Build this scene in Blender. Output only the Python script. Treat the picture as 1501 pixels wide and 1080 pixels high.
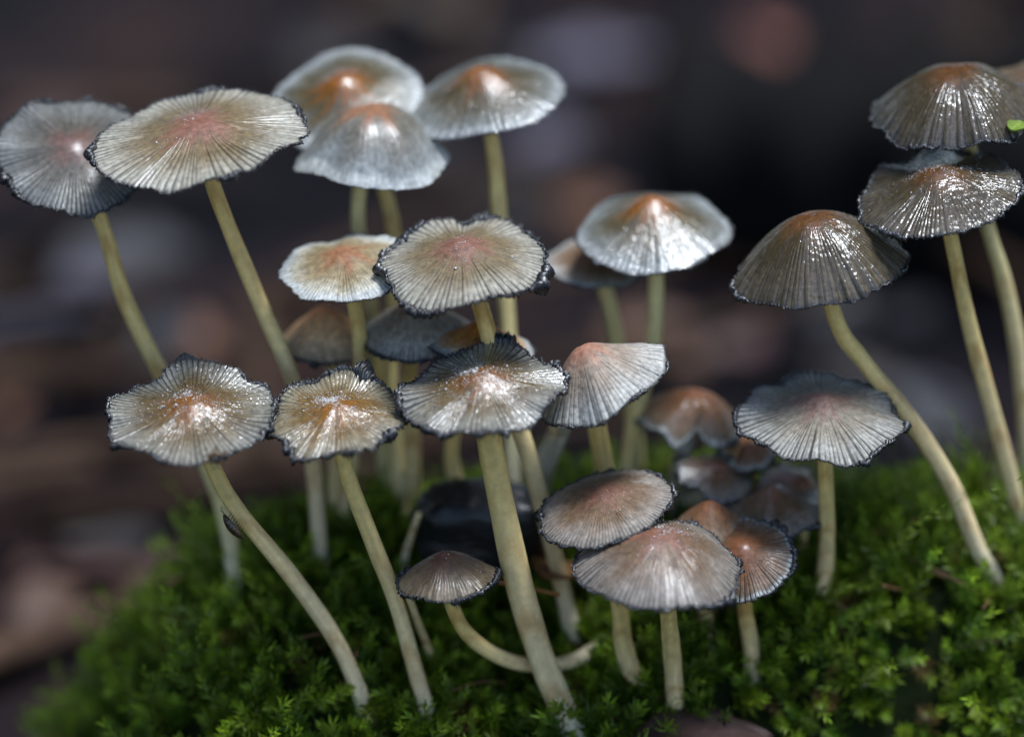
import bpy, math, random
import numpy as np
from mathutils import Vector

# ------------------------------------------------------------------ scene, camera, light
for o in list(bpy.data.objects):
    bpy.data.objects.remove(o, do_unlink=True)
SC = bpy.context.scene
COL = SC.collection
MM = 0.001
W, H = 1501.0, 1080.0            # photograph pixels, used to turn pixels into directions
LENS, SENSOR = 100.0, 36.0
D = 0.417                        # focus distance in metres
PITCH = math.radians(22.0)
FWD = np.array([0, math.cos(PITCH), -math.sin(PITCH)])
UP = np.array([0, math.sin(PITCH), math.cos(PITCH)])
RT = np.array([1.0, 0, 0])
CAM = -FWD * D                   # the focus point is the world origin

cd = bpy.data.cameras.new('camera')
cam = bpy.data.objects.new('camera', cd)
COL.objects.link(cam)
cam.location = CAM
cam.rotation_euler = (math.pi / 2 - PITCH, 0, 0)
cd.lens, cd.sensor_width, cd.sensor_fit = LENS, SENSOR, 'HORIZONTAL'
cd.clip_start, cd.clip_end = 0.01, 200.0
cd.dof.use_dof = True
cd.dof.focus_distance = D
cd.dof.aperture_fstop = 5.0
cd.dof.aperture_blades = 0
SC.camera = cam

SUN_DIR = np.array([0.24, -0.04, 1.0])
SUN_DIR /= np.linalg.norm(SUN_DIR)
wd = bpy.data.worlds.new('World')
SC.world = wd
wd.use_nodes = True
nt = wd.node_tree
nt.nodes.clear()
sky = nt.nodes.new('ShaderNodeTexSky')
sky.sky_type = 'NISHITA'
sky.sun_disc = False
sky.sun_elevation = math.asin(SUN_DIR[2])
sky.sun_rotation = math.atan2(SUN_DIR[0], SUN_DIR[1])
bg = nt.nodes.new('ShaderNodeBackground')
bg.inputs['Strength'].default_value = 0.085
out = nt.nodes.new('ShaderNodeOutputWorld')
nt.links.new(sky.outputs[0], bg.inputs[0])
nt.links.new(bg.outputs[0], out.inputs[0])

sd = bpy.data.lights.new('sun', 'SUN')
sd.energy = 1.5
sd.angle = math.radians(18)
sd.color = (0.88, 0.94, 1.0)
sun = bpy.data.objects.new('sun', sd)
COL.objects.link(sun)
sun.rotation_euler = Vector(SUN_DIR).to_track_quat('Z', 'Y').to_euler()
sun.location = (0, 0, 2)

SC.view_settings.view_transform = 'Standard'
SC.view_settings.look = 'None'
SC.view_settings.exposure = 1.6
SC.view_settings.gamma = 1.0
SC.view_settings.use_curve_mapping = False

# ------------------------------------------------------------------ helpers
def ray(px, py):
    """direction with unit component along the camera axis"""
    k = SENSOR / LENS / W
    return FWD + RT * ((px - W / 2) * k) + UP * (-(py - H / 2) * k)

def at(px, py, w):
    """world point of a pixel, w millimetres behind the focal plane"""
    return CAM + ray(px, py) * (D + w * MM)

def mpp(w):
    """metres for one photograph pixel at depth w"""
    return SENSOR / LENS / W * (D + w * MM)

def sstep(a, b, x):
    t = np.clip((x - a) / (b - a), 0, 1)
    return t * t * (3 - 2 * t)

def mk_mesh(name, V, F, mat, parent=None, base=None, cols=None, smooth=True):
    V = np.asarray(V, float)
    if base is not None:
        V = V - np.asarray(base)
    me = bpy.data.meshes.new(name)
    F = [np.asarray(f, np.int32) for f in (F if isinstance(F, list) else [F]) if len(f)]
    me.vertices.add(len(V))
    me.vertices.foreach_set('co', V.astype(np.float32).ravel())
    nl = sum(f.size for f in F)
    npoly = sum(len(f) for f in F)
    me.loops.add(nl)
    me.loops.foreach_set('vertex_index', np.concatenate([f.ravel() for f in F]))
    me.polygons.add(npoly)
    sizes = np.concatenate([np.full(len(f), f.shape[1], np.int32) for f in F])
    st = np.concatenate([[0], np.cumsum(sizes)[:-1]]).astype(np.int32)
    me.polygons.foreach_set('loop_start', st)
    me.polygons.foreach_set('use_smooth', np.full(npoly, smooth))
    if cols is not None:
        a = me.color_attributes.new('Col', 'FLOAT_COLOR', 'POINT')
        c = np.ones((len(V), 4), np.float32)
        c[:, :cols.shape[1]] = cols
        a.data.foreach_set('color', c.ravel())
    me.update(calc_edges=True)
    me.validate()
    me.materials.append(mat)
    o = bpy.data.objects.new(name, me)
    COL.objects.link(o)
    if parent is not None:
        o.parent = parent
    elif base is not None:
        o.location = base
    return o

def grid_faces(nr, nc, wrap=True):
    i = np.arange(nr - 1)[:, None]
    j = np.arange(nc if wrap else nc - 1)[None, :]
    a = i * nc + j
    b = i * nc + (j + 1) % nc
    return np.stack([a, b, b + nc, a + nc], -1).reshape(-1, 4)

def empty(name, loc, label=None, cat=None, group=None):
    o = bpy.data.objects.new(name, None)
    o.empty_display_size = 0.005
    COL.objects.link(o)
    o.location = loc
    tag(o, label, cat, group)
    return o

def tag(o, label=None, cat=None, group=None, kind=None):
    if label: o['label'] = label
    if cat: o['category'] = cat
    if group: o['group'] = group
    if kind: o['kind'] = kind
    return o

class Wob:
    """smooth periodic noise of an angle"""
    def __init__(s, rng, lo, hi, n, fall=0.8):
        s.k = rng.integers(lo, hi + 1, n)
        s.p = rng.uniform(0, 6.283, n)
        s.a = rng.normal(0, 1, n) / np.maximum(s.k, 1) ** fall
        s.a /= (np.abs(s.a).sum() + 1e-9)
    def __call__(s, x):
        x = np.asarray(x, float)
        r = np.zeros_like(x)
        for k, p, a in zip(s.k, s.p, s.a):
            r += a * np.cos(k * x + p)
        return r

def spline(P, n):
    P = np.asarray(P, float)
    P = np.vstack([2 * P[0] - P[1], P, 2 * P[-1] - P[-2]])
    seg = len(P) - 3
    t = np.linspace(0, seg, n)
    i = np.minimum(t.astype(int), seg - 1)
    f = (t - i)[:, None]
    p0, p1, p2, p3 = P[i], P[i + 1], P[i + 2], P[i + 3]
    return 0.5 * (2 * p1 + (p2 - p0) * f + (2 * p0 - 5 * p1 + 4 * p2 - p3) * f ** 2 + (3 * p1 - p0 - 3 * p2 + p3) * f ** 3)

def tube(P, R, ns=14, caps=True):
    """vertices and faces of a tube along points P with radii R"""
    P = np.asarray(P); n = len(P)
    T = np.gradient(P, axis=0)
    T /= np.linalg.norm(T, axis=1)[:, None]
    ref = np.array([0, 1.0, 0.05])
    A = np.cross(T, ref); A /= np.linalg.norm(A, axis=1)[:, None]
    B = np.cross(T, A)
    ph = np.arange(ns) / ns * 2 * math.pi
    R = np.asarray(R)
    if R.ndim == 1: R = R[:, None] * np.ones(ns)
    V = P[:, None] + R[..., None] * (np.cos(ph)[None, :, None] * A[:, None] + np.sin(ph)[None, :, None] * B[:, None])
    V = V.reshape(-1, 3)
    F = [grid_faces(n, ns)]
    if caps:
        V = np.vstack([V, P[0], P[-1]])
        j = np.arange(ns)
        F.append(np.stack([np.full(ns, n * ns), (j + 1) % ns, j], -1))
        F.append(np.stack([np.full(ns, n * ns + 1), (n - 1) * ns + j, (n - 1) * ns + (j + 1) % ns], -1))
    return V, F

# ------------------------------------------------------------------ materials
def new_mat(name):
    m = bpy.data.materials.new(name)
    m.use_nodes = True
    n = m.node_tree
    b = n.nodes['Principled BSDF']
    return m, n, b

def noise(n, scale, detail=4, rough=0.6, coord='Object'):
    tc = n.nodes.new('ShaderNodeTexCoord')
    t = n.nodes.new('ShaderNodeTexNoise')
    t.inputs['Scale'].default_value = scale
    t.inputs['Detail'].default_value = detail
    t.inputs['Roughness'].default_value = rough
    n.links.new(tc.outputs[coord], t.inputs['Vector'])
    return t

def ramp(n, src, stops):
    r = n.nodes.new('ShaderNodeValToRGB')
    e = r.color_ramp.elements
    while len(e) < len(stops): e.new(0.5)
    for q, (p, c) in zip(e, stops):
        q.position = p
        q.color = (*c, 1) if len(c) == 3 else c
    n.links.new(src, r.inputs[0])
    return r

def g3(v): return (v, v, v)

def col_mat(name, rough=(0.4, 0.6), coat=0.0, coat_rough=0.2, bump=0.2, bump_scale=900, mott=(0.75, 1.15), mscale=500, sss=0.0, spec=0.5, transl=0.0, bdist=0.0004, cscale=700, cbump=0.15):
    m, n, b = new_mat(name)
    a = n.nodes.new('ShaderNodeAttribute'); a.attribute_name = 'Col'
    t = noise(n, mscale, 5, 0.65)
    r = ramp(n, t.outputs['Fac'], [(0.3, g3(mott[0])), (0.7, g3(mott[1]))])
    mx = n.nodes.new('ShaderNodeMix'); mx.data_type = 'RGBA'; mx.blend_type = 'MULTIPLY'
    mx.inputs[0].default_value = 1.0
    n.links.new(a.outputs['Color'], mx.inputs[6]); n.links.new(r.outputs[0], mx.inputs[7])
    n.links.new(mx.outputs[2], b.inputs['Base Color'])
    t2 = noise(n, bump_scale, 4, 0.6)
    rr = ramp(n, t2.outputs['Fac'], [(0.3, g3(rough[0])), (0.7, g3(rough[1]))])
    n.links.new(rr.outputs[0], b.inputs['Roughness'])
    bp = n.nodes.new('ShaderNodeBump')
    bp.inputs['Strength'].default_value = bump
    bp.inputs['Distance'].default_value = bdist
    n.links.new(t2.outputs['Fac'], bp.inputs['Height'])
    n.links.new(bp.outputs[0], b.inputs['Normal'])
    b.inputs['Coat Weight'].default_value = coat
    b.inputs['Coat Roughness'].default_value = coat_rough
    t3 = noise(n, cscale, 2, 0.5)
    bc = n.nodes.new('ShaderNodeBump')
    bc.inputs['Strength'].default_value = cbump
    bc.inputs['Distance'].default_value = 0.0004
    n.links.new(t3.outputs['Fac'], bc.inputs['Height'])
    n.links.new(bc.outputs[0], b.inputs['Coat Normal'])
    b.inputs['Specular IOR Level'].default_value = spec
    if sss:
        b.inputs['Subsurface Weight'].default_value = sss
        b.inputs['Subsurface Scale'].default_value = 0.0008
        b.inputs['Subsurface Radius'].default_value = (1.0, 0.7, 0.45)
    if transl:
        tr = n.nodes.new('ShaderNodeBsdfTranslucent')
        n.links.new(mx.outputs[2], tr.inputs[0])
        ms = n.nodes.new('ShaderNodeMixShader'); ms.inputs[0].default_value = transl
        o = n.nodes['Material Output']
        n.links.new(b.outputs[0], ms.inputs[1]); n.links.new(tr.outputs[0], ms.inputs[2])
        n.links.new(ms.outputs[0], o.inputs[0])
    return m

M = {}
M['dry'] = col_mat('cap_dry', (0.5, 0.7), 0.05, 0.3, 0.35, 1300, (0.55, 1.25), 1100, sss=0.05, spec=0.3)
M['damp'] = col_mat('cap_damp', (0.35, 0.55), 0.5, 0.2, 0.3, 1300, (0.55, 1.25), 1100, sss=0.05, spec=0.3)
M['wet'] = col_mat('cap_wet', (0.25, 0.45), 1.0, 0.10, 0.3, cscale=1300, cbump=0.6, bump_scale=1500, mott=(0.5, 1.25), mscale=1100, sss=0.05, spec=0.45)
M['wetdark'] = col_mat('cap_wet_dark', (0.4, 0.6), 1.0, 0.11, 0.4, cscale=1000, cbump=0.55, bump_scale=1500, mott=(0.5, 1.25), mscale=1100, sss=0.05, spec=0.2)
M['stem'] = col_mat('stem_flesh', (0.45, 0.6), 0.1, 0.3, 0.12, 1500, (0.82, 1.1), 700, sss=0.45)
M['rim'] = col_mat('black_rim', (0.2, 0.45), 0.4, 0.15, 0.6, 1800, (0.5, 1.3), 900)
M['gill'] = col_mat('gill', (0.5, 0.7), 0.0, 0.3, 0.1, 1500, (0.7, 1.2), 700)
M['moss'] = col_mat('moss_leaf', (0.4, 0.6), 0.0, 0.3, 0.05, 600, (0.75, 1.2), 120, transl=0.4)
M['leaf'] = col_mat('dead_leaf', (0.55, 0.75), 0.04, 0.3, 0.3, 300, (0.55, 1.25), 90, transl=0.1)
M['char'] = col_mat('charred', (0.3, 0.6), 0.12, 0.2, 1.0, 350, (0.4, 1.4), 400)
M['bark'] = col_mat('rotten_bark', (0.8, 0.95), 0.0, 0.3, 0.8, 120, (0.4, 1.4), 60, spec=0.08)
M['insect'] = col_mat('insect_shell', (0.2, 0.35), 0.4, 0.2, 0.1, 1800, (0.7, 1.2), 900)

m, n, b = new_mat('mica_grain')
b.inputs['Base Color'].default_value = (0.55, 0.54, 0.52, 1)
b.inputs['Roughness'].default_value = 0.12
b.inputs['Coat Weight'].default_value = 0.6
M['mica'] = m

# soil of the mound and the forest floor
m, n, b = new_mat('moss_soil')
t = noise(n, 160, 8, 0.7)
r = ramp(n, t.outputs['Fac'], [(0.3, (0.008, 0.010, 0.004)), (0.55, (0.014, 0.022, 0.006)), (0.75, (0.03, 0.03, 0.012))])
n.links.new(r.outputs[0], b.inputs['Base Color'])
b.inputs['Roughness'].default_value = 0.95
b.inputs['Specular IOR Level'].default_value = 0.1
bp = n.nodes.new('ShaderNodeBump'); bp.inputs['Strength'].default_value = 0.8; bp.inputs['Distance'].default_value = 0.002
n.links.new(t.outputs['Fac'], bp.inputs['Height']); n.links.new(bp.outputs[0], b.inputs['Normal'])
M['soil'] = m

m, n, b = new_mat('forest_floor')
t = noise(n, 11, 6, 0.6)
r = ramp(n, t.outputs['Fac'], [(0.38, (0.003, 0.003, 0.005)), (0.49, (0.012, 0.0095, 0.013)), (0.58, (0.026, 0.017, 0.018)), (0.72, (0.06, 0.030, 0.022))])
n.links.new(r.outputs[0], b.inputs['Base Color'])
b.inputs['Roughness'].default_value = 0.7
b.inputs['Specular IOR Level'].default_value = 0.08
t2 = noise(n, 70, 6, 0.7)
bp = n.nodes.new('ShaderNodeBump'); bp.inputs['Strength'].default_value = 1.0; bp.inputs['Distance'].default_value = 0.012
n.links.new(t2.outputs['Fac'], bp.inputs['Height']); n.links.new(bp.outputs[0], b.inputs['Normal'])
M['floor'] = m

# ------------------------------------------------------------------ ground
FLOOR_Z = -0.115
rg = np.random.default_rng(5)

def floor_h(x, y):
    return FLOOR_Z + 0.006 * np.sin(9 * x + 1) * np.cos(7 * y) + 0.004 * np.sin(23 * x + 5 * y) * np.cos(19 * y + 2)

xs = np.concatenate([np.linspace(-60, -1.2, 14), np.linspace(-1.1, 1.1, 110), np.linspace(1.2, 60, 14)])
ys = np.concatenate([np.linspace(-60, -0.7, 14), np.linspace(-0.6, 1.6, 110), np.linspace(1.8, 60, 14)])
X, Y = np.meshgrid(xs, ys)
V = np.stack([X, Y, floor_h(X, Y)], -1).reshape(-1, 3)
o = mk_mesh('forest_floor', V, grid_faces(len(ys), len(xs), False), M['floor'])
tag(o, kind='structure')

def mound_h(x, y):
    """height of the mossy mound, metres; x, y in metres"""
    xm, ym = np.asarray(x) / MM, np.asarray(y) / MM
    top = -40.5
    z = top + 0.32 * (ym - 24.6)
    # rounded crest behind, falling to the floor
    crest = 27 + 3.0 * np.sin(xm * 0.06 + 0.5)
    over = np.maximum(0, ym - crest)
    z = z - 0.050 * over ** 2
    # left flank falls away
    lx = np.maximum(0, -31 - xm)
    z = z - 0.0225 * lx ** 2 - 0.08 * lx
    # right stands a little higher and lumpier
    z = z + 1.2 * sstep(25, 70, xm) + 2.2 * np.exp(-((xm - 60) / 14) ** 2 - ((ym - 18) / 10) ** 2)
    # the front of the mound drops away below a ledge
    led = 9 + 2.5 * np.sin(xm * 0.09 + 2.0)
    drop = np.maximum(0, led - ym)
    z = z - (0.62 + 1.4 * sstep(15, 48, xm)) * (np.sqrt(drop ** 2 + 16) - 4)
    # hollow in the middle
    z = z - 4.0 * np.exp(-((xm - 3) / 13) ** 2 - ((ym - 10) / 13) ** 2)
    z = z + 1.0 * np.sin(xm * 0.31 + 1.3) * np.sin(ym * 0.27 + 0.4) + 0.6 * np.sin(xm * 0.7 + ym * 0.5) * np.cos(ym * 0.61 - xm * 0.2)
    return np.maximum(z * MM, FLOOR_Z - 0.012)

xs = np.linspace(-0.16, 0.22, 230)
ys = np.linspace(-0.13, 0.12, 160)
X, Y = np.meshgrid(xs, ys)
V = np.stack([X, Y, mound_h(X, Y)], -1).reshape(-1, 3)
o = mk_mesh('mossy_mound', V, grid_faces(len(ys), len(xs), False), M['soil'])
tag(o, kind='structure')

def hit_mound(px, py):
    """w (mm behind the focal plane) where the pixel's ray meets the mound, or None"""
    d = ray(px, py)
    prev = None
    for w in np.arange(-30, 70, 0.5):
        p = CAM + d * (D + w * MM)
        if p[2] < mound_h(p[0], p[1]):
            return w
    return None

def hit_floor(px, py):
    d = ray(px, py)
    s = (FLOOR_Z - CAM[2]) / d[2]
    p = CAM + d * s
    return p, s

# ------------------------------------------------------------------ unseen wood added to block low sky light, open in front for fill
def build_sky_blocker():
    rng = np.random.default_rng(21)
    vs, fs, cs = [], [], []
    off = 0
    for i in range(46):                                   # trunks
        a = math.radians(-90 + 52 + (256) * (i + rng.uniform(0, 0.8)) / 46)
        q = rng.uniform(3.2, 8)
        p = np.array([q * math.cos(a), q * math.sin(a), FLOOR_Z - 0.2])
        P = spline([p, p + [rng.normal(0, .1), rng.normal(0, .1), 3], p + [rng.normal(0, .3), rng.normal(0, .3), 7.5]], 10)
        v, f = tube(P, np.linspace(rng.uniform(0.12, 0.25), 0.05, 10), 9)
        for g in f:
            g = g if g.shape[1] == 4 else np.concatenate([g, g[:, 2:]], 1)
            fs.append(g[:90] + off)
        vs.append(v); off += len(v); cs.append(np.tile([0.05, 0.04, 0.03], (len(v), 1)))
    fs = [f for f in fs if len(f) and (f[:, 2] != f[:, 3]).all()]
    n = 9000                                              # leaves
    a = np.radians(rng.uniform(-38, 218, n)); q = rng.uniform(2.8, 8.5, n)
    c = np.stack([q * np.cos(a), q * np.sin(a), rng.uniform(0.2, 1, n) * (2.2 + 0.95 * q)], -1)
    u = rng.normal(0, 1, (n, 3)); u /= np.linalg.norm(u, axis=1)[:, None]
    w_ = np.cross(u, rng.normal(0, 1, (n, 3))); w_ /= np.linalg.norm(w_, axis=1)[:, None]
    sz = rng.uniform(0.15, 0.32, (n, 1))
    V = np.stack([c - u * sz, c + w_ * sz * 0.55, c + u * sz, c - w_ * sz * 0.55], 1).reshape(-1, 3)
    fs.append(np.arange(4 * n).reshape(-1, 4) + off); vs.append(V)
    cs.append(np.repeat(np.array([0.04, 0.07, 0.02]) * rng.uniform(0.6, 1.4, (n, 1)), 4, axis=0))
    o = mk_mesh('sky_blocker_wood', np.vstack(vs), np.vstack(fs), M['leaf'], cols=np.vstack(cs))
    tag(o, 'unseen dark wood added round the mossy mound to block low sky light', 'wood', kind='stuff')
build_sky_blocker()

# ------------------------------------------------------------------ moss
def build_moss():
    rng = np.random.default_rng(11)
    N = 4700
    pts = []
    while len(pts) < N:
        x = rng.uniform(-0.105, 0.105); y = rng.uniform(-0.036, 0.050)
        z = float(mound_h(x, y))
        if z < -0.105: continue
        if x > 0.012 and y < 0.004 and rng.random() < 0.62 * sstep(0.012, 0.035, x) * sstep(0.004, -0.004, y): continue
        pts.append((x, y, z))
    for i in range(45):                                   # tall sprigs on the ridge
        x = rng.uniform(0.040, 0.085); y = rng.uniform(0.012, 0.034); pts[i] = (x, y, float(mound_h(x, y)))
    for i in range(45, 70):                               # and on the left flank
        x = rng.uniform(-0.066, -0.030); y = rng.uniform(-0.005, 0.025); pts[i] = (x, y, float(mound_h(x, y)))
    for bs in BASES:                                      # shoots crowding round each stem base
        for k in range(15):
            an = rng.uniform(0, 6.283); q = rng.uniform(1.3, 3.2) * MM
            x = bs[0] + q * math.cos(an); y = bs[1] + q * math.sin(an); pts.append((x, y, float(mound_h(x, y))))
    N = len(pts)
    P = np.array(pts)
    e = 0.0008
    gx = (mound_h(P[:, 0] + e, P[:, 1]) - mound_h(P[:, 0] - e, P[:, 1])) / (2 * e)
    gy = (mound_h(P[:, 0], P[:, 1] + e) - mound_h(P[:, 0], P[:, 1] - e)) / (2 * e)
    Nn = np.stack([-gx, -gy, np.ones(len(P))], -1)
    Nn /= np.linalg.norm(Nn, axis=1)[:, None]
    vs, fs, cs = [], [], []
    off = 0
    for i in range(N):
        p = P[i]
        up = Nn[i] * 0.6 + np.array([0, 0, 0.6]) + rng.normal(0, 0.33, 3)
        up /= np.linalg.norm(up)
        bend = rng.normal(0, 1, 3); bend -= bend.dot(up) * up; bend /= np.linalg.norm(bend)
        clump = 0.5 + 0.5 * math.sin(p[0] * 260 + 1.7) * math.sin(p[1] * 230 + 0.6)
        L = rng.uniform(4.0, 9.5) * (0.65 + 0.65 * clump) * MM
        if rng.random() < 0.05: L *= 1.6
        if i < 70: L *= 1.8
        if p[0] > 0.04 and p[1] > 0.01: L *= 1.15
        hollow = math.exp(-((p[0] / MM - 3) / 15) ** 2 - ((p[1] / MM - 8) / 14) ** 2)
        L *= 1 - 0.45 * hollow
        nl = int(rng.integers(26, 40))
        t = np.linspace(0.08, 1.0, nl)
        cv = rng.uniform(0.1, 0.55)
        ax = p + L * (up * t[:, None] + bend * (cv * t[:, None] ** 2))
        T = up + bend * (2 * cv * t[:, None]); T /= np.linalg.norm(T, axis=1)[:, None]
        A = np.cross(T, np.array([0.31, 0.87, 0.2])); A /= np.linalg.norm(A, axis=1)[:, None]
        B = np.cross(T, A)
        ph = np.arange(nl) * 2.4 + rng.uniform(0, 6.28)
        out = np.cos(ph)[:, None] * A + np.sin(ph)[:, None] * B
        side = np.cross(T, out)
        ll = rng.uniform(1.5, 3.0) * MM * (1.0 - 0.35 * t ** 3)[:, None] * rng.uniform(0.8, 1.2, (nl, 1))
        wd_ = ll * rng.uniform(0.10, 0.15)
        rise = (0.45 + 1.1 * t ** 3)[:, None]
        d1 = out + T * rise; d1 /= np.linalg.norm(d1, axis=1)[:, None]
        nrm = np.cross(side, d1)
        b0 = ax
        mid = ax + d1 * ll * 0.45
        tip = ax + d1 * ll + nrm * ll * rng.uniform(-0.25, 0.15, (nl, 1)) 
        l = mid + side * wd_ + nrm * wd_ * 0.45
        r_ = mid - side * wd_ + nrm * wd_ * 0.45
        vs.append(np.stack([b0, l, mid, r_, tip], 1).reshape(-1, 3))
        k = off + np.arange(nl) * 5
        fs.append(np.concatenate([np.stack([k, k + 2, k + 1], -1), np.stack([k, k + 3, k + 2], -1), np.stack([k + 1, k + 2, k + 4], -1), np.stack([k + 2, k + 3, k + 4], -1)]))
        off += nl * 5
        hue = rng.uniform(0, 1)
        base = np.array([0.050, 0.125, 0.004]) * (1 - hue) + np.array([0.145, 0.20, 0.005]) * hue
        if rng.random() < 0.07: base = np.array([0.12, 0.075, 0.02])
        young = sstep(0.6, 1.0, t)[:, None]
        c = base * rng.uniform(0.75, 1.25, (nl, 1)) * (1 - young) + np.array([0.26, 0.40, 0.02]) * young * rng.uniform(0.3, 1.2)
        cs.append(np.repeat(c, 5, axis=0))
    o = mk_mesh('moss', np.vstack(vs), np.vstack(fs), M['moss'], cols=np.vstack(cs))
    tag(o, 'green feathery moss covering the mound under the mushrooms', 'moss', kind='stuff')
BASES = []

# ------------------------------------------------------------------ mushrooms
PAL = dict(  # centre, middle, edge albedo
    pale=((0.24, 0.105, 0.07), (0.20, 0.145, 0.075), (0.44, 0.41, 0.33)),
    rust=((0.21, 0.075, 0.009), (0.16, 0.105, 0.042), (0.33, 0.31, 0.25)),
    tawny=((0.25, 0.085, 0.010), (0.105, 0.078, 0.036), (0.24, 0.25, 0.225)),
    gold=((0.25, 0.095, 0.010), (0.19, 0.11, 0.032), (0.29, 0.25, 0.165)),
    grey=((0.16, 0.085, 0.065), (0.11, 0.098, 0.076), (0.23, 0.23, 0.21)),
    slate=((0.26, 0.145, 0.11), (0.24, 0.205, 0.155), (0.37, 0.355, 0.315)),
    brown=((0.21, 0.095, 0.06), (0.165, 0.10, 0.055), (0.29, 0.25, 0.21)),
    rufous=((0.20, 0.075, 0.032), (0.17, 0.08, 0.036), (0.22, 0.16, 0.11)),
    dark=((0.115, 0.042, 0.006), (0.062, 0.042, 0.016), (0.105, 0.082, 0.052)),
    peach=((0.62, 0.26, 0.11), (0.62, 0.36, 0.17), (0.52, 0.37, 0.22)),
    orange=((0.52, 0.18, 0.025), (0.46, 0.20, 0.05), (0.55, 0.42, 0.28)),
    umber=((0.15, 0.065, 0.042), (0.14, 0.088, 0.052), (0.20, 0.15, 0.09)),
    white=((0.40, 0.19, 0.12), (0.36, 0.28, 0.21), (0.56, 0.54, 0.49)),
    dome=((0.30, 0.14, 0.07), (0.155, 0.14, 0.11), (0.25, 0.265, 0.26)),
    cream=((0.30, 0.13, 0.06), (0.28, 0.21, 0.11), (0.56, 0.54, 0.45)),
)
OCHRE = np.array([0.80, 0.60, 0.22]); BUFF = np.array([0.80, 0.64, 0.36]); PALE = np.array([0.58, 0.58, 0.53]); OLIVE = np.array([0.70, 0.61, 0.30])

def build_stem(pts, width, seed, mat=None, parent=None, base=None, cols=(OCHRE, BUFF, PALE), flare=1.15, name='stem', taper=0.85, ns=18):
    rng = np.random.default_rng(seed)
    n = 64
    P = spline(pts, n)
    t = np.linspace(0, 1, n)
    ph = np.arange(ns) / ns * 2 * math.pi
    wob = Wob(rng, 1, 9, 7, 0.5)(t * 6.28)[:, None]
    rib = Wob(rng, 2, 6, 5, 0.4)(ph[None, :] + 0.6 * t[:, None])
    R = 0.455 * width * (taper + (1 - taper) * np.minimum(1, t * 2.5) + (flare - 1) * sstep(0.75, 1.0, t))
    R = R[:, None] * (1 + 0.06 * wob + 0.05 * rib)
    V, F = tube(P, R, ns)
    c = cols[0] * (1 - sstep(0.15, 0.65, t))[:, None] + cols[1] * sstep(0.15, 0.65, t)[:, None]
    k = sstep(0.62, 0.97, t)[:, None]
    c = c * (1 - k) + cols[2] * k
    c = np.repeat(c, ns, axis=0)
    streak = np.clip(Wob(rng, 1, 30, 14, 0.1)(np.tile(ph, n) + np.repeat(t * 0.7, ns)) * 1.6, -1, 1)
    bruise = np.clip(Wob(rng, 1, 14, 10, 0.2)(np.repeat(t * 6.28, ns) + 0.5 * np.sin(np.tile(ph, n))) * 2.5 - 0.35, 0, 1)
    c = c * (1 + 0.25 * streak)[:, None] * (1 - bruise[:, None] * np.array([0.25, 0.38, 0.5]))
    c = np.vstack([c, c[:1], c[-1:]])
    return mk_mesh(name, V, F, mat or M['stem'], parent, base, c)

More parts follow.
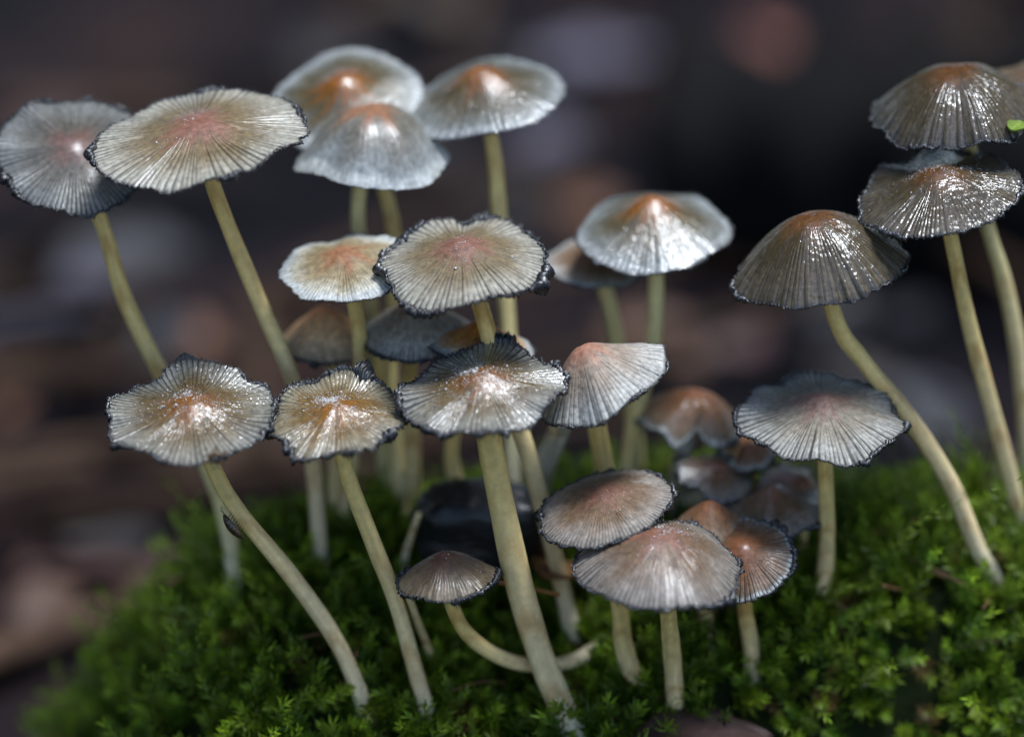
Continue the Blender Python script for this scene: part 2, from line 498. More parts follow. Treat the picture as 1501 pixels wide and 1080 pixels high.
def mushroom(label, c, a, b, w, pal, finish, stem, swid, roll=0, h=38, hu=0.35, wu=0.32, p=1.6, flare=0.0, back=0.0, wav=0.03, notch=(), rim=0.5,
             sw=None, base_w=None, seed=1, hi=True, pleats=70, groove=0.9, rb=0.0, mica=0, lift=(), scols=(OCHRE, BUFF, PALE), edge_white=0.0, tick=0.8, group=None, gillc=(0.05, 0.04, 0.035), fallen=False):
    """c: rim centre pixel; a, b: rim ellipse half axes in pixels; w: depth; stem: pixel waypoints, the last the base;
    h: crown height in pixels, hu: share of it in the umbo; back: how far the far rim turns up; notch: (angle, width, depth); lift: (angle, width, height)"""
    rng = np.random.default_rng(seed)
    s = mpp(w)
    C = at(c[0], c[1], w)
    view = (C - CAM) / np.linalg.norm(C - CAM)
    Rl = np.cross(view, [0, 0, 1.0]); Rl /= np.linalg.norm(Rl)
    Ul = np.cross(Rl, view)
    rr = math.radians(roll)
    Xa = math.cos(rr) * Rl + math.sin(rr) * Ul
    Ua = -math.sin(rr) * Rl + math.cos(rr) * Ul
    e = math.asin(min(0.999, b / a))
    n = math.cos(e) * Ua - math.sin(e) * view
    Ya = np.cross(n, Xa)
    NA, NR = (640, 40) if hi else (252, 26)
    ph = np.arange(NA) / NA * 2 * math.pi
    r = np.concatenate([[0.004], np.linspace(0.03, 1, NR - 1) ** 0.85])
    PH, RR = np.meshgrid(ph, r)
    low = Wob(rng, 2, 7, 6, 0.6); fine = Wob(rng, 9, 40, 16, 0.3); wv = Wob(rng, 2, 9, 8, 0.5)
    warp = Wob(rng, 1, 11, 8, 0.7); warp2 = Wob(rng, 3, 20, 9, 0.6)
    pleat = round(pleats * 1.2) * PH + 3.4 * warp(PH) * 2 + 0.8 * warp2(PH + RR * 0.4)
    g = (0.5 + 0.5 * np.cos(pleat)) ** 4
    g2 = (0.5 + 0.5 * np.cos(2 * pleat + 1.4)) ** 2
    ons = np.clip(0.12 + 0.30 * Wob(rng, 6, 45, 20, 0.1)(PH) * 2, 0, 0.45)
    gr = g * sstep(0.16 + ons, 0.52 + ons, RR) + 0.45 * g2 * sstep(0.55 + ons, 0.85 + ons, RR)
    depthvar = 0.7 + 0.5 * Wob(rng, 5, 33, 14, 0.2)(PH) * 2
    edge = 1 + 0.09 * low(PH) + (0.06 if hi else 0.03) * fine(PH) * sstep(0.6, 1, RR)
    for (na, nw, nd) in notch:
        da = np.abs((np.degrees(PH) - na + 180) % 360 - 180)
        edge = edge - nd * np.clip(1 - da / nw, 0, 1) ** 0.7 * sstep(0.25, 1, RR)
    rad = RR * edge
    q0 = 0.16
    RS = (np.sqrt(RR ** 2 + q0 * q0) - q0) / (math.sqrt(1 + q0 * q0) - q0)
    z = h * (hu * np.exp(-(RR / wu) ** 2) + (1 - hu) * (1 - RS ** p)) / a
    z += flare * RR ** 4
    z += back * RR ** 3 * np.clip(np.sin(PH), 0, 1) ** 1.3
    z += wav * wv(PH) * 3.2 * RR ** 2.5
    for (la, lw, lh) in lift:
        da = np.abs((np.degrees(PH) - la + 180) % 360 - 180)
        z += lh * np.exp(-(da / lw) ** 2) * sstep(0.45, 1, RR) ** 1.3
    z -= 0.0125 * gr * depthvar
    z += 0.0016 * rng.normal(0, 1, z.shape) * sstep(0.0, 0.3, RR) * 0.6
    A = a * s
    def world(x, y, zz): return C + A * (x[..., None] * Xa + y[..., None] * Ya + zz[..., None] * n)
    V = world(rad * np.cos(PH), rad * np.sin(PH), z).reshape(-1, 3)
    F = [grid_faces(NR, NA)[:, ::-1]]
    V = np.vstack([V, V[:NA].mean(0)])
    j = np.arange(NA)
    F.append(np.stack([np.full(NA, len(V) - 1), j, (j + 1) % NA], -1))
    # colour: real pigment of centre, middle and edge, dark gill lines showing through
    c0, c1, c2 = [np.array(q) for q in PAL[pal]]
    jit = rng.uniform(0.9, 1.1)
    bl = Wob(rng, 2, 14, 12, 0.4)(PH + 0.6 * RR)
    k1 = sstep(0.12, 0.50, RR + 0.22 * bl)
    k2 = sstep(0.50, 0.96, RR + 0.15 * bl)
    cc = c0 * (1 - k1)[..., None] + c1 * k1[..., None]
    cc = cc * (1 - k2)[..., None] + c2 * k2[..., None]
    if edge_white:
        k = sstep(1 - edge_white, 1 - edge_white * 0.45, RR + 0.05 * bl)[..., None]
        cc = cc * (1 - k) + np.array([0.48, 0.49, 0.465]) * k
    cc = cc * jit * (1 - groove * np.clip(gr * depthvar, 0, 1))[..., None]
    if rim:
        tk = sstep(0.80, 0.97, RR) * np.clip(g * 1.2 + 0.4 * g2, 0, 1) * tick
        tk = np.maximum(tk, sstep(0.965, 0.995, RR + 0.03 * fine(PH)))
        cc = cc * (1 - tk)[..., None] + np.array([0.02, 0.02, 0.022]) * tk[..., None]
    sp = rng.normal(0, 1, PH.shape)
    sp = 0.6 * sp + 0.5 * np.roll(sp, 1, 0) + 0.4 * np.roll(sp, 1, 1)
    cc = cc * np.clip(1 + 0.13 * sp * sstep(0.02, 0.2, RR), 0.4, 1.5)[..., None]
    cols = np.vstack([cc.reshape(-1, 3), c0[None]])
    cols = np.clip(cols, 0.004, 0.85)
    # stem path
    top = C + A * n * (float(z[0].mean()) - 0.10)
    wtop = (top - CAM).dot(FWD) / MM - D / MM
    bw = base_w if base_w is not None else hit_mound(*stem[-1])
    if bw is None: bw = 38.0
    pix = [np.array([*q]) for q in stem]
    t0 = np.array([W / 2 + (top - CAM).dot(RT) / (top - CAM).dot(FWD) / (SENSOR / LENS / W), H / 2 - (top - CAM).dot(UP) / (top - CAM).dot(FWD) / (SENSOR / LENS / W)])
    allp = [t0] + pix
    dl = np.concatenate([[0], np.cumsum([np.linalg.norm(allp[i + 1] - allp[i]) for i in range(len(allp) - 1)])])
    dl /= dl[-1]
    pts = [top] + [at(q[0], q[1], wtop + (bw - wtop) * (0.25 * f + 0.75 * f ** 1.15)) for q, f in zip(pix, dl[1:])]
    base = pts[-1].copy()
    last = pts[-1] - pts[-2]; last /= np.linalg.norm(last)
    pts.append(pts[-1] + (last * 0.5 + np.array([0, 0.1, -0.9])) * 7 * MM)
    BASES.append(base)
    root = empty('inkcap_mushroom', base, label, 'mushroom', group)
    cap = mk_mesh('cap', V, F, M[finish], root, base, cols)
    # gills beneath
    NG = 240 if hi else 160
    pg = np.arange(NG) / NG * 2 * math.pi
    rg_ = np.linspace(0.08, 0.985, 12)
    PG, RG = np.meshgrid(pg, rg_)
    ii = np.clip(np.searchsorted(r, RG.ravel()), 1, NR - 1).reshape(RG.shape)
    jj = (np.round(PG / (2 * math.pi) * NA).astype(int)) % NA
    zg = z[ii, jj]; eg = edge[ii, jj]
    zig = (np.arange(NG) % 2)[None, :]
    zg = zg - 0.012 - 0.10 * zig * np.clip(4 * RG * (1 - RG), 0, 1) ** 0.7 - 0.02 * (1 - RG)
    VG = world(RG * eg * np.cos(PG), RG * eg * np.sin(PG), zg).reshape(-1, 3)
    gc = np.array(gillc)[None] * rng.uniform(0.7, 1.3, (len(VG), 1))
    mk_mesh('gills', VG, grid_faces(12, NG), M['gill'], root, base, gc)
    # black dissolving margin
    if rim:
        ns = 6
        q = np.arange(ns) / ns * 2 * math.pi
        er = edge[-1]; zr = z[-1]
        thick = rim * 1.05 * MM / A * (0.42 + 0.55 * Wob(rng, 3, 24, 12, 0.2)(ph) * 2 + 0.35 * rng.random(NA))
        thick = thick * np.clip(0.75 + 2.2 * Wob(rng, 2, 9, 9, 0.2)(ph), 0.15, 1.6)
        thick = thick * (1 + rb * np.clip(np.sin(ph), 0, 1) ** 2)
        thick = np.clip(thick, 0.30 * rim * MM / A, None)
        cx = er * 0.995 + 0.35 * thick + 0.20 * rim * MM / A * rng.normal(0, 1, NA)
        cz = zr - 0.2 * thick + 0.28 * rim * MM / A * rng.normal(0, 1, NA)
        RX = cx[:, None] + thick[:, None] * np.cos(q)[None, :] * 0.75
        RZ = cz[:, None] + thick[:, None] * np.sin(q)[None, :] * 0.75
        PP = ph[:, None] * np.ones(ns)
        VR = world(RX * np.cos(PP), RX * np.sin(PP), RZ).reshape(-1, 3)
        i = np.arange(NA)[:, None]; jq = np.arange(ns)[None, :]
        FR = np.stack([i * ns + jq, ((i + 1) % NA) * ns + jq, ((i + 1) % NA) * ns + (jq + 1) % ns, i * ns + (jq + 1) % ns], -1).reshape(-1, 4)
        rc = np.array([0.016, 0.017, 0.021])[None] * rng.uniform(0.5, 1.8, (len(VR), 1))
        pale = rng.random(len(VR)) < 0.05
        rc[pale] = (0.12, 0.11, 0.10)
        mk_mesh('rim', VR, FR, M['rim'], cap, base, rc, smooth=True)
    # mica grains scattered on the crown
    if mica:
        cl = rng.uniform(0, NA, 9); gi = (cl[rng.integers(0, 9, mica)] + rng.normal(0, NA * 0.05, mica)).astype(int) % NA; gs = np.clip(np.abs(rng.normal(0.30, 0.22, mica)), 0.03, 0.93)
        gj = np.clip(np.searchsorted(r, gs), 0, NR - 1)
        PC = V[gj * NA + gi]
        sz = 0.045 * np.exp(rng.normal(0.25, 0.5, mica)) * MM
        okt = np.array([[1, 0, 0], [-1, 0, 0], [0, 1, 0], [0, -1, 0], [0, 0, 1], [0, 0, -1]], float)
        VM = (PC[:, None] + n * sz[:, None, None] * 0.3 + okt[None] * sz[:, None, None] * rng.uniform(0.6, 1.3, (mica, 6, 1))).reshape(-1, 3)
        of = np.array([[0, 2, 4], [2, 1, 4], [1, 3, 4], [3, 0, 4], [2, 0, 5], [1, 2, 5], [3, 1, 5], [0, 3, 5]])
        FM = (of[None] + (np.arange(mica) * 6)[:, None, None]).reshape(-1, 3)
        tag(mk_mesh('mica_grains', VM, FM, M['mica'], cap, base), kind='stuff')
    build_stem(pts, swid * s, seed + 500, parent=root, base=base, cols=scols)
    return root

# -- sharp front row
mushroom('broad pale cap with pink centre and thin black rim overlapping a dull grey cap', (293, 203), 152, 66, 2, 'pale', 'damp',
         [(315, 280), (375, 430), (430, 560), (458, 680), (472, 850)], 28, roll=8, h=30, hu=0.5, back=0.03, rim=0.55, seed=1, pleats=74, mica=60, notch=((288, 4, 0.07), (340, 5, 0.06)), tick=0.3)
mushroom('dull grey cap with rust centre tucked under the edge of a broad pale cap', (108, 226), 110, 84, 13, 'grey', 'damp',
         [(152, 335), (182, 435), (232, 540), (285, 640), (318, 720), (338, 800), (346, 895)], 28, roll=-4, h=22, hu=0.5, rim=0.7, seed=2, pleats=72, scols=(OCHRE, OLIVE, PALE))
mushroom('ragged cap with rust centre, torn back edge and a brown crumb on its front rim', (282, 614), 124, 64, -3, 'rust', 'wet',
         [(315, 690), (352, 752), (432, 850), (502, 955), (548, 1078)], 29, roll=4, h=36, hu=0.5, flare=0.05, back=0.10, rim=0.6, seed=3, mica=700, rb=0.5, notch=((112, 16, 0.16), (38, 12, 0.14)), lift=((70, 24, 0.10), (150, 20, 0.04)), wav=0.04)
mushroom('small wet golden cap glittering white with a curled blue-black back edge', (494, 616), 97, 50, -3, 'gold', 'wet',
         [(506, 684), (545, 790), (580, 880), (610, 985), (636, 1082)], 28, roll=4, h=30, hu=0.45, back=0.18, rim=0.8, seed=4, mica=1100, rb=1.1, lift=((75, 30, 0.10),), wav=0.05, groove=0.45)
mushroom('wet sparkling cap with rust centre and thick black rim on the stoutest stem', (708, 574), 116, 62, -4, 'rust', 'wet',
         [(718, 645), (738, 750), (765, 870), (800, 980), (845, 1085)], 46, roll=7, h=36, hu=0.55, back=0.07, rim=0.75, seed=5, mica=1100, rb=0.7, notch=((245, 7, 0.08),), wav=0.045)
mushroom('pale fluted cap with rusty-pink crown and a V notch torn in its back edge', (680, 390), 121, 57, 2, 'pale', 'dry',
         [(706, 455), (735, 560), (772, 660), (812, 810), (842, 945)], 30, roll=6, h=42, hu=0.3, wu=0.25, p=1.5, back=0.10, rim=0.85, seed=6, mica=200, rb=0.7, notch=((86, 7, 0.17),), lift=((112, 18, 0.07), (55, 24, 0.08)), wav=0.03, pleats=64, groove=0.7)
mushroom('whitish fluted bell cap with pink crown tilting to one side, touching a wet cap', (886, 577), 93, 42, 3, 'white', 'dry',
         [(876, 632), (886, 690), (905, 770)], 32, roll=27, h=84, hu=0.12, wu=0.3, p=1.6, flare=0.10, lift=((8, 45, 0.12),), notch=((6, 40, -0.20),), rim=0.35, seed=7, pleats=50, groove=0.6, tick=0.1)
mushroom('broad grey-brown fluted cap dotted with white grains, leaning over smaller brown caps', (966, 831), 121, 61, -4, 'brown', 'damp',
         [(980, 905), (987, 985), (990, 1060)], 30, roll=-2, h=58, hu=0.15, p=1.75, back=0.08, rim=0.65, seed=8, mica=420, pleats=76, wav=0.035, lift=((320, 25, -0.05),))
mushroom('smooth brown cap with an even dark rim behind the grain-dotted cap', (888, 743), 96, 54, 2, 'brown', 'dry',
         [(908, 880), (914, 945), (932, 990), (972, 1000)], 32, roll=15, h=30, hu=0.3, p=1.8, rim=0.55, seed=9, mica=70, pleats=80, groove=0.25, wav=0.015)
mushroom('small umber cap with black rim on a stem bent like a hook', (656, 849), 72, 30, 2, 'umber', 'damp',
         [(664, 890), (695, 938), (755, 970), (830, 971), (893, 945)], 26, roll=6, h=44, hu=0.2, p=1.7, rim=0.6, seed=10, pleats=60, groove=0.3, tick=0.2, mica=30)
mushroom('brown cap with ragged wet rim half under the grain-dotted cap', (1090, 817), 74, 60, 7, 'rufous', 'damp',
         [(1092, 890), (1100, 940), (1103, 990)], 26, roll=12, h=30, hu=0.35, rim=0.6, seed=11, pleats=56, wav=0.05, edge_white=0.12)
# -- right side
mushroom('grey-blue fluted cap with raised dark back edge and pointed side, on a straight stem', (1203, 614), 118, 60, 7, 'slate', 'dry',
         [(1210, 690), (1212, 785), (1206, 855), (1186, 908)], 28, roll=0, h=42, hu=0.45, wu=0.25, back=0.10, rim=0.5, seed=12, pleats=66, notch=((128, 14, 0.14),), lift=((176, 14, 0.08), (95, 30, 0.05)), wav=0.03)
mushroom('dark bell-shaped wet cap with brown crown on a long slanting stem', (1204, 404), 124, 52, 7, 'dark', 'wetdark',
         [(1226, 470), (1268, 532), (1332, 612), (1392, 705), (1432, 800), (1476, 884)], 29, roll=12, h=98, hu=0.05, wu=0.3, p=1.75, flare=0.08, rim=0.35, seed=13, pleats=70, groove=0.5, tick=0.2)
mushroom('dark glistening shallow cap with orange-brown centre leaning on the cap above it', (1378, 285), 120, 58, 5, 'dark', 'wetdark',
         [(1395, 352), (1422, 480), (1460, 620), (1490, 735), (1502, 815)], 27, roll=9, h=42, hu=0.35, back=0.05, rim=0.5, seed=14, pleats=76, groove=0.5, tick=0.3, mica=350)
mushroom('dark dripping-wet domed cap with a green leaf scrap on its rim', (1402, 168), 122, 48, 14, 'dark', 'wetdark',
         [(1445, 320), (1470, 405), (1490, 500), (1502, 610), (1512, 760)], 27, roll=6, h=72, hu=0.05, p=1.95, rim=0.6, seed=15, pleats=60, groove=0.5, scols=(OLIVE, BUFF, PALE))
mushroom('plain brown cap half hidden behind the dripping-wet dome', (1540, 128), 92, 36, 24, 'umber', 'dry',
         [(1552, 320), (1560, 520), (1560, 740)], 27, roll=0, h=36, hu=0.35, rim=0.4, seed=16, hi=False)
# -- soft back row
mushroom('tall pale-edged cap with orange centre behind a smooth grey dome', (508, 150), 112, 76, 28, 'tawny', 'wet',
         [(570, 300), (578, 420), (572, 560), (585, 700), (592, 780)], 26, roll=8, h=48, hu=0.45, rim=0.25, seed=17, hi=False, edge_white=0.2, scols=(OCHRE, OLIVE, PALE), groove=0.25, base_w=38)
mushroom('smooth grey dome cap with pale edge and no black rim', (548, 245), 114, 43, 22, 'dome', 'damp',
         [(525, 305), (535, 400), (548, 480), (556, 600), (574, 770)], 27, roll=2, h=92, hu=0.0, p=1.9, flare=0.12, rim=0, seed=18, hi=False, edge_white=0.14, scols=(OLIVE, OLIVE, PALE), groove=0.12)
mushroom('pale-edged cap with orange crown and bright wet rim, clear of its neighbours', (710, 146), 120, 54, 26, 'tawny', 'wet',
         [(724, 225), (732, 320), (742, 450), (748, 560), (752, 720)], 27, roll=12, h=52, hu=0.4, rim=0.2, seed=19, hi=False, edge_white=0.18, scols=(OCHRE, OLIVE, PALE), groove=0.25, base_w=36)
mushroom('cream cap with tan centre and broad white edge beside the notched cap', (506, 392), 96, 50, 8, 'cream', 'dry',
         [(520, 450), (528, 510), (524, 620), (508, 720), (505, 800)], 26, roll=8, h=28, hu=0.4, rim=0.12, seed=20, edge_white=0.2, groove=0.3, tick=0.0)
mushroom('soft rusty-brown dome with dark gills showing below its edge', (478, 506), 76, 22, 24, 'peach', 'dry',
         [(492, 570), (494, 660), (492, 770)], 27, roll=0, h=60, hu=0.2, p=1.8, rim=0.5, seed=21, hi=False, groove=0.2)
mushroom('grey fluted cap hanging below the notched cap', (612, 492), 84, 36, 17, 'slate', 'dry',
         [(600, 560), (605, 660), (600, 770)], 27, roll=2, h=62, hu=0.2, p=1.5, rim=0.5, seed=22, hi=False, groove=0.35)
mushroom('orange-crowned cap with cream edge peeping above the wet cap on the stoutest stem', (704, 506), 78, 22, 12, 'orange', 'dry',
         [(664, 640), (670, 720), (680, 810)], 27, roll=-4, h=38, hu=0.4, p=1.6, rim=0.4, seed=23, hi=False, edge_white=0.2, groove=0.2)
mushroom('soft grey-tan cap with orange crown and beaded wet edge', (956, 340), 114, 58, 22, 'tawny', 'wet',
         [(962, 410), (956, 510), (938, 580), (922, 670), (918, 740)], 29, roll=3, h=58, hu=0.35, rim=0.35, seed=24, hi=False, edge_white=0.16, scols=(OLIVE, OLIVE, PALE), groove=0.3)
mushroom('small dim tan cap mostly hidden behind the beaded cap', (868, 388), 68, 34, 30, 'brown', 'dry',
         [(892, 440), (908, 520), (925, 600), (934, 680), (938, 745)], 27, roll=-6, h=20, hu=0.4, rim=0.2, seed=25, hi=False, edge_white=0.15, scols=(OLIVE, OLIVE, PALE), groove=0.2)
mushroom('collapsed chestnut cap with a split dark front edge', (1012, 622), 76, 30, 30, 'rufous', 'damp',
         [(995, 690), (985, 740), (982, 780)], 30, roll=-8, h=54, hu=0.05, p=1.8, rim=0.5, seed=26, hi=False, edge_white=0.1, groove=0.25, notch=((285, 26, 0.42),), scols=(PALE, PALE, PALE), wav=0.06)
mushroom('small chestnut cap low among stems, touching the collapsed cap', (1100, 668), 38, 22, 28, 'rufous', 'damp',
         [(1105, 720), (1108, 790)], 20, roll=18, h=22, hu=0.3, rim=0.4, seed=27, hi=False, edge_white=0.18, groove=0.2)
mushroom('glossy drooping brown cap with lilac sheen low beside the straight stem', (1136, 750), 76, 40, 20, 'brown', 'wet',
         [(1142, 800), (1144, 850)], 24, roll=14, h=44, hu=0.3, p=1.4, rim=0.4, seed=28, hi=False, groove=0.3)
mushroom('plain reddish-brown young cap rising behind the grain-dotted cap', (1040, 778), 54, 24, 12, 'rufous', 'dry',
         [(1036, 860), (1034, 905), (1042, 950)], 25, roll=0, h=48, hu=0.2, p=1.9, rim=0.25, seed=29, hi=False, groove=0.12)

mushroom('crumpled dark wet cap wedged under the pale curved stem', (1046, 698), 62, 30, 26, 'brown', 'wetdark',
         [(1050, 740), (1048, 800)], 22, roll=-20, h=26, hu=0.3, rim=0.6, seed=30, hi=False, wav=0.09, edge_white=0.1, notch=((250, 18, 0.3),), groove=0.3)
mushroom('rusty slumped cap pressed against the straight stem of the grey-blue cap', (1166, 722), 58, 36, 24, 'rufous', 'wet',
         [(1174, 770), (1172, 840)], 22, roll=-30, h=34, hu=0.2, rim=0.5, seed=31, hi=False, wav=0.08, groove=0.3)
mushroom('chestnut cap fallen on its side beside the collapsed chestnut cap', (1082, 648), 50, 30, 31, 'peach', 'wet',
         [(1070, 690), (1066, 770)], 20, roll=-40, h=26, hu=0.3, rim=0.6, seed=32, hi=False, wav=0.08, edge_white=0.14, groove=0.3)

# ------------------------------------------------------------------ fallen and broken stems
def loose_stem(name, label, pix, ws, wid, seed, cols=(PALE, PALE, PALE)):
    end = hit_mound(*pix[-1])
    if end is not None:
        f = np.linspace(0, 1, len(ws)); ws = list(np.array(ws) + (end + 1.5 - ws[-1]) * f)
    pts = [at(x, y, q) for (x, y), q in zip(pix, ws)]
    pts.append(pts[-1] + (pts[-1] - pts[-2]) * 0.3 + np.array([0, 0, -0.005]))
    base = pts[-2]
    o = build_stem(pts, wid * mpp(np.mean(ws)), seed, base=base, cols=cols, name=name, flare=1.0, taper=0.95)
    return tag(o, label, 'mushroom stem')
loose_stem('broken_stem', 'pale broken stem leaning between the stout stem and the whitish bell cap', [(828, 612), (812, 650), (795, 695), (786, 760)], [10, 14, 18, 22], 34, 71)
loose_stem('stem_remnant', 'pale curved stem lying beneath the collapsed chestnut cap', [(1084, 674), (1066, 704), (1030, 728), (985, 734), (955, 760)], [27, 26, 25, 25, 26], 30, 72)
loose_stem('withered_stem', 'thin forked-looking white stem sprouting behind the hooked umber cap', [(614, 752), (603, 785), (593, 822), (594, 880)], [16, 17, 18, 20], 12, 73, (BUFF, PALE, BUFF))
loose_stem('thin_stem', 'thin tan stem in the moss behind the golden cap stem', [(598, 870), (612, 910), (628, 950), (640, 985)], [6, 8, 10, 12], 13, 74, (BUFF, BUFF, BUFF))

# ------------------------------------------------------------------ black decayed lump
def lump(name, label, cat, c, w, rad, mat, col, seed, amp=0.22):
    rng = np.random.default_rng(seed)
    nu, nv = 64, 40
    u = np.arange(nu) / nu * 2 * math.pi
    v = np.linspace(0.03, math.pi - 0.03, nv)
    U_, V_ = np.meshgrid(u, v)
    dirs = np.stack([np.sin(V_) * np.cos(U_), np.sin(V_) * np.sin(U_), np.cos(V_)], -1)
    k = rng.normal(0, 2.6, (14, 3)); p = rng.uniform(0, 6.28, 14)
    dd = sum(np.sin(dirs @ kk + pp) / (1 + 0.12 * np.linalg.norm(kk)) for kk, pp in zip(k, p)) / 9
    # squared-off block with broken faces
    sup = (np.abs(dirs) ** 4).sum(-1) ** (-1 / 4)
    R = sup * (1 + amp * dd) + 0.02 * rng.normal(0, 1, sup.shape)
    P = dirs * R[..., None] * np.array(rad) * MM
    C = at(*c, w)
    Vv = (C + P).reshape(-1, 3)
    cols = np.array(col)[None] * rng.uniform(0.6, 1.5, (len(Vv), 1))
    o = mk_mesh(name, Vv, grid_faces(nv, nu)[:, ::-1], mat, base=C, cols=cols, smooth=True)
    return tag(o, label, cat)
lump('charred_wood', 'wet black charred wood lump between the stems in the hollow', 'wood', (706, 768), 25, (11, 6, 6), M['char'], (0.013, 0.014, 0.017), 3, amp=0.35)

# ------------------------------------------------------------------ dead leaves
def leaf_mesh(name, L, Wd, seed, col, curl=0.25, teeth=0.06):
    rng = np.random.default_rng(seed)
    n, k = 22, 9
    t = np.linspace(0, 1, n)
    wprof = np.sin(np.pi * t ** 0.85) ** 0.8 * (1 + teeth * np.sin(t * 40 + rng.uniform(0, 6)))
    s = np.linspace(-1, 1, k)
    T, S = np.meshgrid(t, s, indexing='ij')
    x = (T - 0.5) * L
    y = S * (wprof[:, None]) * Wd / 2
    zz = curl * Wd * (S ** 2) * 0.5 * wprof[:, None] + curl * L * 0.25 * np.sin(T * 3 + rng.uniform(0, 3)) + 0.015 * L * np.sin(T * 17 + np.abs(S) * 4) * np.abs(S)
    th = 0.0004
    V1 = np.stack([x, y, zz], -1).reshape(-1, 3); V2 = V1 - np.array([0, 0, th])
    f = grid_faces(n, k, False)
    ring = np.concatenate([np.arange(k), np.arange(1, n) * k + k - 1, (n - 1) * k + np.arange(k - 2, -1, -1), np.arange(n - 2, 0, -1) * k])
    rn = np.roll(ring, -1)
    N = n * k
    fr = np.stack([ring, ring + N, rn + N, rn], -1)
    V = np.vstack([V1, V2]); F = np.vstack([f, f[:, ::-1] + N, fr])
    vein = np.exp(-(S / 0.10) ** 2)[..., None]
    c = np.array(col) * (1 + 0.5 * vein) * rng.uniform(0.8, 1.2, (n, k, 1))
    c = c.reshape(-1, 3)
    return V, F, np.vstack([c, c])

def leaf(label, px, py, size, col, seed, aspect=0.6, rz=None, tilt=0.2, name='fallen_leaf', group=None, w=None):
    rng = np.random.default_rng(seed)
    if w is None:
        P, s = hit_floor(px, py)
        L = size * SENSOR / LENS / W * s
        P = np.array([P[0], P[1], floor_h(P[0], P[1]) + 0.10 * L])
    else:
        P = at(px, py, w); L = size * mpp(w)
    V, F, c = leaf_mesh(name, L, L * aspect, seed, col)
    o = mk_mesh(name, V, F, M['leaf'], cols=c)
    o.location = P
    o.rotation_euler = (rng.normal(0, tilt), rng.normal(0, tilt), rng.uniform(0, 6.28) if rz is None else rz)
    return tag(o, label, 'leaf', group)

RED = (0.34, 0.125, 0.09); TAN = (0.25, 0.12, 0.075); LILAC = (0.13, 0.115, 0.155); BRN = (0.20, 0.10, 0.06); SLATE = (0.075, 0.07, 0.10); DRED = (0.10, 0.05, 0.045)
leaf('large reddish-brown dead leaf on the dark forest floor beyond the dripping-wet dome', 1200, 75, 320, RED, 1, 0.75, 1.2)
leaf('lilac-grey dead leaf on the forest floor past the orange-crowned pale-edged cap', 880, 95, 230, LILAC, 2, 0.5, 0.6)
leaf('small round lilac leaf on the forest floor behind the beaded cap', 808, 205, 105, LILAC, 3, 0.85, 0.3)
leaf('tan-brown dead leaf lying between lilac leaves on the forest floor', 845, 290, 170, BRN, 4, 0.6, 2.2)
leaf('peach-tan dead leaf on the floor beyond the broad pale cap'"'"'s stem', 270, 492, 120, TAN, 5, 0.6, 2.6)
leaf('slate-blue wet leaf on the floor between the two long slanting stems', 170, 455, 200, SLATE, 6, 0.5, 0.4)
leaf('light tan leaf on the floor near the ragged rust-centred cap', 140, 655, 140, TAN, 7, 0.65, 1.4)
leaf('second tan leaf on the floor, farther from the ragged rust-centred cap', 8, 600, 130, TAN, 8, 0.6, 1.2)
leaf('dull dark red leaf on the floor below the ragged cap', 130, 850, 210, DRED, 9, 0.6, 0.2)
leaf('brown leaf on the floor beside the beaded cap', 1092, 285, 110, BRN, 10, 0.7, 1.0)
leaf('small brown leaf on the floor under the beaded cap', 1060, 390, 120, BRN, 11, 0.7, 2.0)
leaf('dim tan leaf on the floor beyond the tall pale-edged caps', 640, 15, 200, (0.09, 0.07, 0.055), 12, 0.6, 0.1)
leaf('pinkish-brown leaf on the floor above the grey-blue fluted cap', 1085, 500, 110, DRED, 13, 0.7, 0.5)
rgl = np.random.default_rng(77)
for i in range(60):
    px, py = rgl.uniform(-250, 1750), rgl.uniform(-260, 1050)
    cc = [DRED, SLATE, BRN, (0.05, 0.04, 0.04), (0.045, 0.045, 0.055), (0.06, 0.05, 0.05)][int(rgl.integers(0, 6))]
    cc = tuple(np.array(cc) * rgl.uniform(0.4, 0.8))
    leaf('dark dead leaf lost in the soft leaf litter of the forest floor', px, py, rgl.uniform(110, 220), cc, 100 + i, rgl.uniform(0.45, 0.75), None, 0.25, group='dark leaves of the forest floor litter')
# twigs among the litter
for i in range(26):
    px, py = rgl.uniform(-150, 1650), rgl.uniform(-150, 900)
    P, sc = hit_floor(px, py)
    an = rgl.uniform(0, 3.14); Lh = rgl.uniform(0.03, 0.09)
    P = np.array([P[0], P[1], FLOOR_Z + 0.012])
    u = np.array([math.cos(an), math.sin(an), 0])
    v, f = tube(spline([P - u * Lh, P + rgl.normal(0, 0.006, 3) * [1, 1, 0.3], P + u * Lh], 12), np.linspace(0.004, 0.0022, 12), 8)
    t_ = mk_mesh('twig', v, f, M['bark'], base=P, cols=np.tile(np.array([0.09, 0.055, 0.038]) * rgl.uniform(0.2, 1.1), (len(v), 1)))
    tag(t_, 'thin brown twig lost in the soft leaf litter of the forest floor', 'twig', 'twigs of the forest floor litter')
# a black branch added behind the mound to darken the background there
v, f = tube(spline([(0.045, 0.40, -0.098), (0.16, 0.37, -0.085), (0.30, 0.36, -0.082), (0.62, 0.33, -0.085)], 40), (0.034 * (1 + 0.12 * np.sin(np.arange(40) * 1.7)))[:, None] * (1 + 0.12 * np.random.default_rng(3).normal(0, 1, (40, 16))), 16)
o = mk_mesh('darkening_branch', v, f, M['bark'], base=(0.045, 0.40, -0.098), cols=np.tile([0.010, 0.009, 0.009], (len(v), 1)))
tag(o, 'thick black branch added behind the dark bell-shaped cap to darken the background', 'branch')
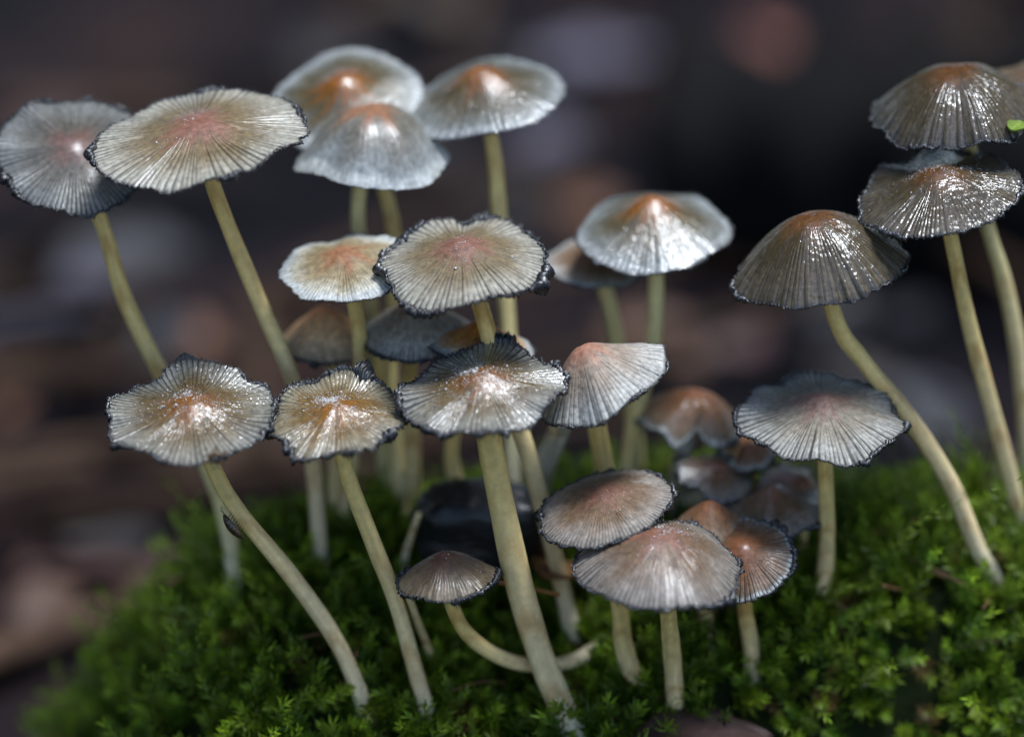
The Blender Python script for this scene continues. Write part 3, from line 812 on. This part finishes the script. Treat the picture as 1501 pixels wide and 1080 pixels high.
# leaves on the mound
leaf('dark reddish leaf lying in the moss at the foot of the grain-dotted cap', 1030, 1082, 210, (0.05, 0.025, 0.022), 31, 0.55, 0.1, 0.1, w=hit_mound(1030, 1085) - 7)
leaf('orange-brown leaf in the hollow behind the slanting stems', 822, 836, 110, (0.26, 0.12, 0.04), 32, 0.8, 1.0, 0.2, w=22)
leaf('tiny bright green leaf scrap stuck to the dripping-wet dome', 1490, 184, 34, (0.16, 0.24, 0.02), 33, 0.8, 0.9, 0.5, name='leaf_scrap', w=4)

# ------------------------------------------------------------------ needle, insect, crumb
V, F = tube(spline([at(706, 849, 12), at(745, 856, 12), at(790, 865, 12), at(820, 871, 13)], 20), np.full(20, 0.32 * MM), 8)
o = mk_mesh('pine_needle', V, F, M['leaf'], base=at(763, 860, 12), cols=np.tile(np.array([0.42, 0.19, 0.05]), (len(V), 1)))
tag(o, 'thin orange needle lying across the hollow beside the hooked umber cap', 'needle')

def insect():
    A_, B_ = at(328, 752, -2.2), at(357, 789, -2.2)
    ax = (B_ - A_); L = np.linalg.norm(ax); ax /= L
    view = ray(345, 772); view /= np.linalg.norm(view)
    sidev = np.cross(ax, view); sidev /= np.linalg.norm(sidev)
    # away from the stem is down-left in the picture
    if sidev.dot(-RT) < 0: sidev = -sidev
    dep = np.cross(sidev, ax)
    n, ns = 36, 20
    t = np.linspace(0.0, 1, n)
    R = 0.85 * MM * (np.sin(np.pi * np.clip(t, 0.015, 0.985)) ** 0.6) * (1 + 0.07 * np.abs(np.sin(t * np.pi * 9)))
    R[0] *= 0.3; R[-1] *= 0.3
    ph = np.arange(ns) / ns * 2 * math.pi
    P = A_ + ax * (t * L)[:, None]
    hump = np.where(np.cos(ph) > 0, 1.15, 0.35)
    V = P[:, None] + R[:, None, None] * ((np.cos(ph) * hump)[None, :, None] * sidev + np.sin(ph)[None, :, None] * 1.1 * dep)
    V = V.reshape(-1, 3); F = grid_faces(n, ns)
    Fl = [F]
    for k in range(7):
        for s in (-1, 1):
            f = 0.2 + 0.1 * k
            p0 = A_ + ax * f * L - sidev * 0.1 * MM + dep * s * 0.45 * MM
            p1 = p0 - sidev * 0.35 * MM + dep * s * 0.25 * MM - ax * 0.1 * MM
            p2 = p1 - sidev * 0.45 * MM - ax * 0.15 * MM
            v, f_ = tube(np.array([p0, p1, p2]), np.array([0.06, 0.05, 0.03]) * MM, 5, False)
            Fl.append(f_[0] + len(V)); V = np.vstack([V, v])
    for s in (-1, 1):
        p0 = A_ + dep * s * 0.2 * MM
        v, f_ = tube(np.array([p0, p0 - ax * 0.6 * MM + sidev * 0.15 * MM * s, p0 - ax * 1.0 * MM - sidev * 0.35 * MM]), np.array([0.06, 0.045, 0.025]) * MM, 5, False)
        Fl.append(f_[0] + len(V)); V = np.vstack([V, v])
    c = np.array([0.045, 0.026, 0.014])[None] * np.random.default_rng(4).uniform(0.6, 1.4, (len(V), 1))
    o = mk_mesh('woodlouse', V, Fl, M['insect'], base=A_, cols=c)
    tag(o, 'tiny dark brown woodlouse clinging to a slanting stem', 'woodlouse')
insect()

def crumb():
    rng = np.random.default_rng(8)
    C = at(312, 668, -14.2)
    Vs, Fs = [], []
    off = 0
    for k in range(9):
        d = rng.normal(0, 1, 3); d /= np.linalg.norm(d)
        p0 = C + rng.normal(0, 0.35, 3) * MM
        pts = np.array([p0, p0 + d * 0.7 * MM, p0 + d * 1.3 * MM + rng.normal(0, 0.35, 3) * MM])
        v, f = tube(spline(pts, 8), np.linspace(0.34, 0.12, 8) * MM, 6)
        for q in f: Fs.append(q + off)
        Vs.append(v); off += len(v)
    # dangling threads
    for k in range(4):
        p0 = C + np.array([rng.uniform(-0.4, 1.4), 0, -0.6]) * MM
        pts = np.array([p0, p0 + np.array([rng.normal(0, 0.4), 0, -0.8]) * MM, p0 + np.array([rng.normal(0, 0.7), 0, -1.5]) * MM])
        v, f = tube(spline(pts, 8), np.full(8, 0.06 * MM), 5)
        for q in f: Fs.append(q + off)
        Vs.append(v); off += len(v)
    V = np.vstack(Vs)
    c = np.array([0.15, 0.085, 0.04])[None] * rng.uniform(0.4, 1.5, (len(V), 1))
    F3 = [q for q in Fs if q.shape[1] == 3]; F4 = [q for q in Fs if q.shape[1] == 4]
    o = mk_mesh('plant_crumb', V, [np.vstack(F4), np.vstack(F3)], M['rim'], base=C, cols=c)
    tag(o, 'brown fibrous crumb hooked on the front rim of the ragged cap', 'debris')
crumb()

build_moss()

# fallen brown needles caught in the moss
rn = np.random.default_rng(91)
k = 0
while k < 22:
    px, py = rn.uniform(120, 1480), rn.uniform(780, 1060)
    w_ = hit_mound(px, py)
    if w_ is None: continue
    k += 1
    P = at(px, py, w_) + np.array([0, -0.001, 0.005])
    an = rn.uniform(0, 6.28); Ln = rn.uniform(3.5, 7) * MM
    u = np.array([math.cos(an), math.sin(an), rn.normal(0, 0.35)])
    v, f = tube(spline([P - u * Ln, P + rn.normal(0, 0.0006, 3), P + u * Ln], 10), np.linspace(0.28, 0.16, 10) * MM, 6)
    o = mk_mesh('pine_needle', v, f, M['leaf'], base=P, cols=np.tile(np.array([0.22, 0.11, 0.045]) * rn.uniform(0.4, 1.1), (len(v), 1)))
    tag(o, 'fallen brown needle caught among the moss shoots', 'needle', 'brown needles caught in the moss')
